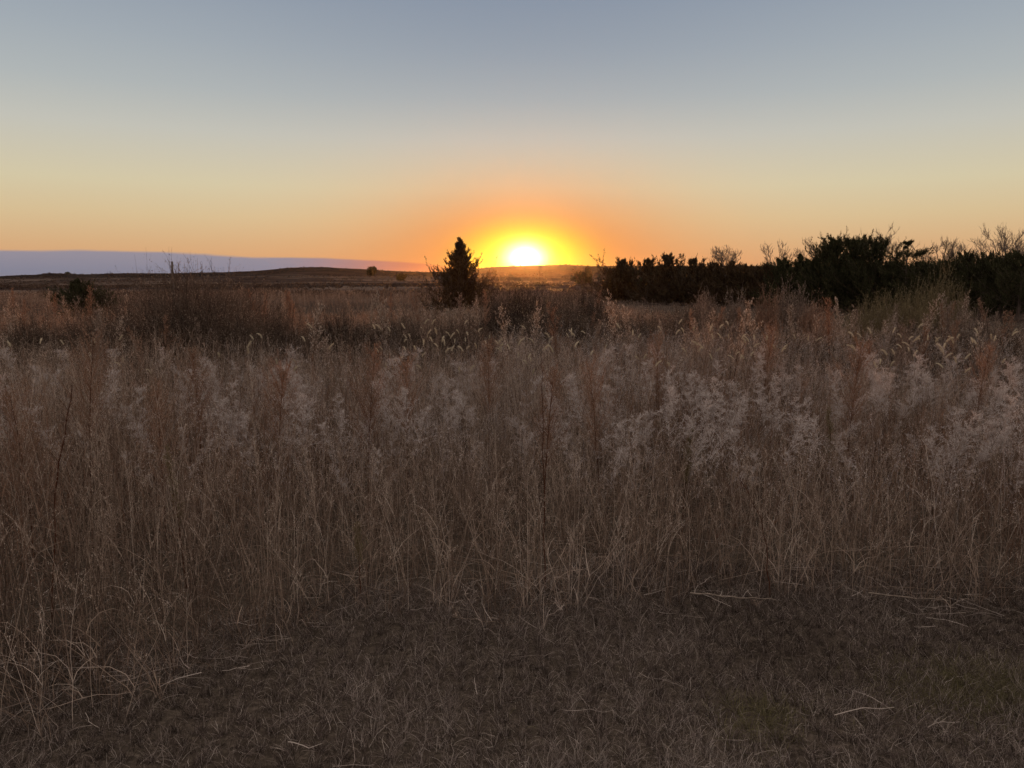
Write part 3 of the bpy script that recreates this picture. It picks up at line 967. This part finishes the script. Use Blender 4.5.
# a second line behind, seen in the gaps
for i, (x, yt, wpx) in enumerate([(625, 268, 50), (660, 266, 56), (703, 266, 56), (740, 267, 60), (776, 265, 60), (812, 262, 60), (845, 256, 60),
                                  (885, 264, 60), (918, 267, 60), (955, 266, 60), (995, 262, 60), (1045, 252, 70)]):
    D = 56 - (x - 610) * 0.050
    put_tree('cedar_tree', x, yt, wpx, D, 'dark cedar filling the second line behind the shelter belt', 'second line of cedars', 1200 + i * 4, px=0.034, n=60, rough=0.3, power=0.6)


def make_bare_tree(H, W, seed, px):
    root = empty('bare_tree', (0, 0, 0))
    g = Geo(seed); rng = g.rng
    tr = g.curve(np.zeros((1, 3)), rng.uniform(-PI, PI), 0.04, 0.08, H * 0.62, 8, wig=0.07)
    g.tube(tr, 0.016 * H + 0.01, 0.008 * H, 0.5, 6)
    n = 9
    f = np.concatenate([rng.uniform(3.0, 8, n - 3), [8, 8, 7.6]])
    i0 = np.minimum(f.astype(int), 7); fr = (f - i0)[:, None]
    b = tr[0, i0] * (1 - fr) + tr[0, i0 + 1] * fr
    az = np.arange(n) * 2.4 + rng.normal(size=n) * 0.3
    L = H * rng.uniform(0.36, 0.50, n) * (1.1 - 0.35 * (f / 8 - 0.3))
    l1 = g.curve(b, az, np.clip(rng.normal(0.75, 0.15, n) * min(1.3, W / H * 1.3), 0.25, 1.25), -0.2, L, 6, wig=0.2)
    g.tube(l1, 0.006 * H, 0.003 * H, 0.5, 5)
    h = Geo(seed + 1); rng = h.rng

    def level(par, K, cnt, lo, hi, r0, r1, azp, lean):
        m = len(par)
        f = rng.uniform(0.3, 1, (m, cnt)) * K
        i0 = np.minimum(f.astype(int), K - 1); fr = (f - i0)[..., None]
        ii = np.arange(m)[:, None]
        b = (par[ii, i0] * (1 - fr) + par[ii, i0 + 1] * fr).reshape(-1, 3)
        a = np.repeat(azp, cnt) + rng.normal(size=m * cnt) * 1.0
        c = h.curve(b, a, np.clip(rng.normal(lean, 0.3, m * cnt), 0.05, 1.3), rng.normal(size=m * cnt) * 0.3 - 0.1, H * rng.uniform(lo, hi, m * cnt), 4, wig=0.2)
        h.tube(c, r0, r1, 0.5, 3)
        return c, a
    l2, a2 = level(l1, 6, 6, 0.10, 0.22, 0.0022 * H, 0.0012 * H, az, 0.8)
    l3, a3 = level(l2, 4, 6, 0.05, 0.12, px * 0.15, px * 0.10, a2, 0.8)
    level(l3, 4, 2, 0.03, 0.07, px * 0.11, px * 0.08, a3, 0.5)
    g.build('trunk', M['greybark'], root)
    h.build('twigs', M['greybark'], root)
    return root


for i, (x, yt, wpx, D, lab) in enumerate([
        (775, 244, 56, 50, 'leafless twiggy tree showing above the belt left of the tallest cedars'),
        (815, 246, 40, 50, 'small leafless tree between the twiggy tree and the tallest cedars'),
        (884, 233, 46, 45, 'leafless tree whose twigs rise behind the tallest cedars'),
        (724, 250, 26, 50, 'single thin leafless sapling above the low half of the belt'),
        (941, 243, 50, 44, 'leafless tree spreading above the belt right of the flat topped cedar'),
        (962, 250, 30, 43, 'small leafless tree at the right side of the spreading one'),
        (1000, 234, 50, 38, 'tallest leafless tree with forking limbs at the right'),
        (1020, 240, 40, 40, 'leafless tree at the right margin beside the forked one')]):
    top = at(x, yt, D); z0 = float(ground_z(top[0], D))
    o = make_bare_tree(top[2] - z0, wpx / FPX * D, 1400 + i * 3, D / FPX)
    o.location = (top[0], D, z0 - 0.05)
    tag(o, lab, 'tree', 'leafless trees in the shelter belt')

# lone junipers far off on the sandhills
for i, (x, yb, h, w, D, lab) in enumerate([
        (372, 274, 6, 11, 600, 'tiny dark juniper on the hill left of the cedar, higher of the pair'),
        (401, 280, 5, 9, 420, 'tiny dark bush low on the slope left of the cedar'),
        (588, 270, 5, 7, 330, 'small far juniper on the ridge right of the sun'),
        (582, 276, 4, 16, 260, 'low far bush under the ridge right of the sun'),
        (68, 276, 1.5, 3, 880, 'tiny far tree on the leftmost hill')]):
    p = at(x, yb, D)
    z0 = float(ground_z(p[0], D))
    o = make_cedar(h / FPX * D if D > 800 else max(h / FPX * D, at(x, yb - h, D)[2] - z0), w / FPX * D, 1500 + i * 3, 0.8 * D / FPX, n=40, rough=0.35, power=0.4, dense=0.6)
    o.name = 'juniper_tree'
    o.location = (p[0], D, z0 - 0.2)
    tag(o, lab, 'tree')


# ------------------------------------------------------------------ post in the far grass
def post():
    D = 42.0
    top = at(171.5, 261.5, D); z0 = float(ground_z(top[0], D))
    H = top[2] - z0
    g = Geo(31)
    p = np.array([[[0, 0, z] for z in np.linspace(-0.3, H, 9)]], float); p[0, :, 0] += np.linspace(0, 0.03, 9)
    g.tube(p, 0.062, 0.05, 0.5, 8)
    # cut top
    c = np.array([[[0.03, 0, H - 0.001], [0.03, 0, H + 0.012]]], float)
    g.tube(c, 0.05, 0.004, 0.5, 8)
    tag(g.build('post', M['oldwood'], None, (top[0], D, z0)), 'thin weathered wooden post standing above the large rounded shrub', 'post')


post()


# thin seedy stalks against the bank of cloud
for i, (x, yt, lab) in enumerate([(178, 262, 'seedy stalk just right of the post, above the large shrub'),
                                  (191, 259, 'tallest seedy stalk above the large shrub'),
                                  (205, 264, 'short seedy stalk right of the tallest one above the shrub'),
                                  (222, 258, 'feathered stalk at the right end above the large shrub')]):
    D = 12.4
    top = at(x, yt, D); z0 = float(ground_z(top[0], D))
    o = make_rust_weed(1600 + i * 5, top[2] - z0, 0.05, 0.28, 22, 'twig', 6, 1.8)
    o.name = 'seedy_stalk'
    o.location = (top[0], D, z0)
    tag(o, lab, 'weed')

# ------------------------------------------------------------------ sky, sun, camera
W = bpy.data.worlds.new('World'); SC.world = W
W.use_nodes = True
nt = W.node_tree; N_ = nt.nodes; L_ = nt.links
N_.clear()


def val(v):
    return v


def mth(op, a, b=None, clamp=False):
    n = N_.new('ShaderNodeMath'); n.operation = op; n.use_clamp = clamp
    for i, v in enumerate((a, b)):
        if v is None: continue
        if isinstance(v, (int, float)): n.inputs[i].default_value = v
        else: L_.new(v, n.inputs[i])
    return n.outputs[0]


def mixc(f, a, b, blend='MIX'):
    n = N_.new('ShaderNodeMix'); n.data_type = 'RGBA'; n.blend_type = blend
    for i, v in ((0, f), (6, a), (7, b)):
        if isinstance(v, (int, float)): n.inputs[i].default_value = v
        elif isinstance(v, (tuple, list, np.ndarray)): n.inputs[i].default_value = (*[float(q) for q in v], 1)
        else: L_.new(v, n.inputs[i])
    return n.outputs[2]


def smooth(x, a, b):
    n = N_.new('ShaderNodeMapRange'); n.interpolation_type = 'SMOOTHSTEP'
    n.inputs[1].default_value = a; n.inputs[2].default_value = b
    L_.new(x, n.inputs[0])
    return n.outputs[0]


tc = N_.new('ShaderNodeTexCoord')
nv = N_.new('ShaderNodeVectorMath'); nv.operation = 'NORMALIZE'
L_.new(tc.outputs['Generated'], nv.inputs[0])
sx = N_.new('ShaderNodeSeparateXYZ'); L_.new(nv.outputs[0], sx.inputs[0])
el = mth('MULTIPLY', mth('ARCSINE', sx.outputs[2]), 180 / PI)
az = mth('MULTIPLY', mth('ARCTAN2', sx.outputs[0], sx.outputs[1]), 180 / PI)
daz = mth('SUBTRACT', az, math.degrees(SUN_AZ))
de = mth('SUBTRACT', el, math.degrees(SUN_EL))


def ell(a, b):
    p = mth('DIVIDE', daz, a); q = mth('DIVIDE', de, b)
    return mth('ADD', mth('MULTIPLY', p, p), mth('MULTIPLY', q, q))


def gauss(a, b, k=1.0):
    return mth('MULTIPLY', mth('POWER', math.e, mth('MULTIPLY', ell(a, b), -1.0)), k)


def sgauss(a, b):
    e = ell(a, b)
    return mth('POWER', math.e, mth('MULTIPLY', mth('POWER', e, 1.3), -1.0))


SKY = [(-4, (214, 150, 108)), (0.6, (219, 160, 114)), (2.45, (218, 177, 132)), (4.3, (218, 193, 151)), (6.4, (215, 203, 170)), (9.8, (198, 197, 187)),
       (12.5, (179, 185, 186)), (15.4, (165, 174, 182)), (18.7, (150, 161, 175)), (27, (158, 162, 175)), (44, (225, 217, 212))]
rp = ramp(N_, [((e + 4) / 60, lin(c)) for e, c in SKY] + [(1.0, (1.85, 1.70, 1.60))])  # last stop: unseen overhead sky, set extra bright to light the field
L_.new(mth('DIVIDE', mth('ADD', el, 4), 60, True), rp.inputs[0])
base = rp.outputs[0]
# rosy grey half of the sky behind the camera
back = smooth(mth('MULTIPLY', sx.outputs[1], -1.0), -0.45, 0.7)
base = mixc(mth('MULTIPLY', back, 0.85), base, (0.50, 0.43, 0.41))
# a touch of the physical sky
ns = N_.new('ShaderNodeTexSky'); ns.sky_type = 'NISHITA'; ns.sun_disc = False
ns.sun_elevation = SUN_EL; ns.sun_rotation = SUN_AZ; ns.air_density = 1.0; ns.dust_density = 1.5; ns.ozone_density = 1.2
nsm = N_.new('ShaderNodeVectorMath'); nsm.operation = 'SCALE'; nsm.inputs[3].default_value = 0.10
L_.new(ns.outputs[0], nsm.inputs[0])
base = mixc(0.06, base, nsm.outputs[0])
# deeper blue high above the sun
top = mth('MULTIPLY', smooth(el, 7, 17), gauss(19, 200))
base = mixc(mth('MULTIPLY', top, 0.22), base, lin((80, 105, 140)))
# orange spread round the sun
base = mixc(gauss(10.5, 4.9, 0.88), base, lin((227, 126, 38)))
# low bank of blue grey cloud, left of the sun
bn = N_.new('ShaderNodeTexNoise'); bn.inputs['Scale'].default_value = 5; bn.inputs['Detail'].default_value = 6
mpb = N_.new('ShaderNodeMapping'); mpb.inputs['Scale'].default_value = (1, 1, 6)
L_.new(nv.outputs[0], mpb.inputs[0]); L_.new(mpb.outputs[0], bn.inputs['Vector'])
wob = mth('MULTIPLY', mth('SUBTRACT', bn.outputs['Fac'], 0.5), 0.9)
topline = mth('ADD', mth('SUBTRACT', mth('ADD', el, wob), 1.70), mth('MULTIPLY', smooth(daz, -26, 6), 1.0))
inb = mth('SUBTRACT', 1.0, smooth(topline, -0.12, 0.10))
bank_az = mth('SUBTRACT', 1.0, smooth(daz, -8, 0.5))
bcol = mixc(smooth(el, -0.1, 1.9), lin((118, 127, 150)), lin((144, 140, 154)))
bcol = mixc(smooth(daz, -19, -3), bcol, lin((214, 112, 52)))
base = mixc(mth('MULTIPLY', mth('MULTIPLY', inb, bank_az), 0.95), base, bcol)
# aureole and the sun itself
base = mixc(sgauss(3.95, 2.1), base, lin((255, 232, 30)), 'MIX')
ycol = mixc(gauss(2.9, 1.65, 1.0), (0, 0, 0), (0.5, 0.45, 0.02))
base = mixc(1.0, base, ycol, 'ADD')
core = mixc(gauss(1.22, 0.86, 1.0), (0, 0, 0), (2.6, 2.3, 1.9))
base = mixc(1.0, base, core, 'ADD')
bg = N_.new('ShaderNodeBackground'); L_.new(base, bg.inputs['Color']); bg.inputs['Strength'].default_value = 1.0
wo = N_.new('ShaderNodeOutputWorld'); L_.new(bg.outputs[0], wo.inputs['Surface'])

sl = bpy.data.lights.new('sun', 'SUN'); sl.energy = 2.6; sl.angle = R(0.53); sl.color = (1.0, 0.34, 0.07)
so = bpy.data.objects.new('sun', sl); COL.objects.link(so)
from mathutils import Vector
sd = Vector((math.sin(SUN_AZ) * math.cos(SUN_EL), math.cos(SUN_AZ) * math.cos(SUN_EL), math.sin(SUN_EL)))
so.rotation_euler = sd.to_track_quat('Z', 'Y').to_euler()
so.location = (0, 0, 30)

HAZE = 2.3e-5
if HAZE:
    me = bpy.data.meshes.new('haze')
    x, y, z0, z1 = 6300, 6300, -12.0, 34.0
    V = [(-x, -y, z0), (x, -y, z0), (x, y, z0), (-x, y, z0), (-x, -y, z1), (x, -y, z1), (x, y, z1), (-x, y, z1)]
    F = [(0, 3, 2, 1), (4, 5, 6, 7), (0, 1, 5, 4), (1, 2, 6, 5), (2, 3, 7, 6), (3, 0, 4, 7)]
    me.from_pydata(V, [], F)
    m, n, l = new_mat('haze')
    pv = n.new('ShaderNodeVolumePrincipled')
    pv.inputs['Color'].default_value = (0.9, 0.86, 0.82, 1)
    pv.inputs['Density'].default_value = HAZE
    pv.inputs['Anisotropy'].default_value = 0.93
    o = n.new('ShaderNodeOutputMaterial'); l.new(pv.outputs[0], o.inputs['Volume'])
    m.volume_intersection_method = 'ACCURATE' if hasattr(m, 'volume_intersection_method') else 'FAST'
    me.materials.append(m)
    ho = bpy.data.objects.new('haze', me); COL.objects.link(ho)
    tag(ho, kind='stuff')

cd = bpy.data.cameras.new('camera'); co = bpy.data.objects.new('camera', cd); COL.objects.link(co)
co.location = (0, 0, EYE); co.rotation_euler = (PI / 2 - PITCH, 0, 0)
cd.sensor_width = 36; cd.lens = FPX / 1024 * 36
cd.clip_start = 0.05; cd.clip_end = 20000
SC.camera = co

vs = SC.view_settings
SC.display_settings.display_device = 'sRGB'
vs.view_transform = 'Standard'; vs.look = 'None'; vs.exposure = 0; vs.gamma = 1; vs.use_curve_mapping = False
cy = SC.cycles
cy.max_bounces = 5; cy.diffuse_bounces = 3; cy.glossy_bounces = 1; cy.transmission_bounces = 3; cy.volume_bounces = 0
cy.use_denoising = True
cy.use_adaptive_sampling = True; cy.adaptive_threshold = 0.02
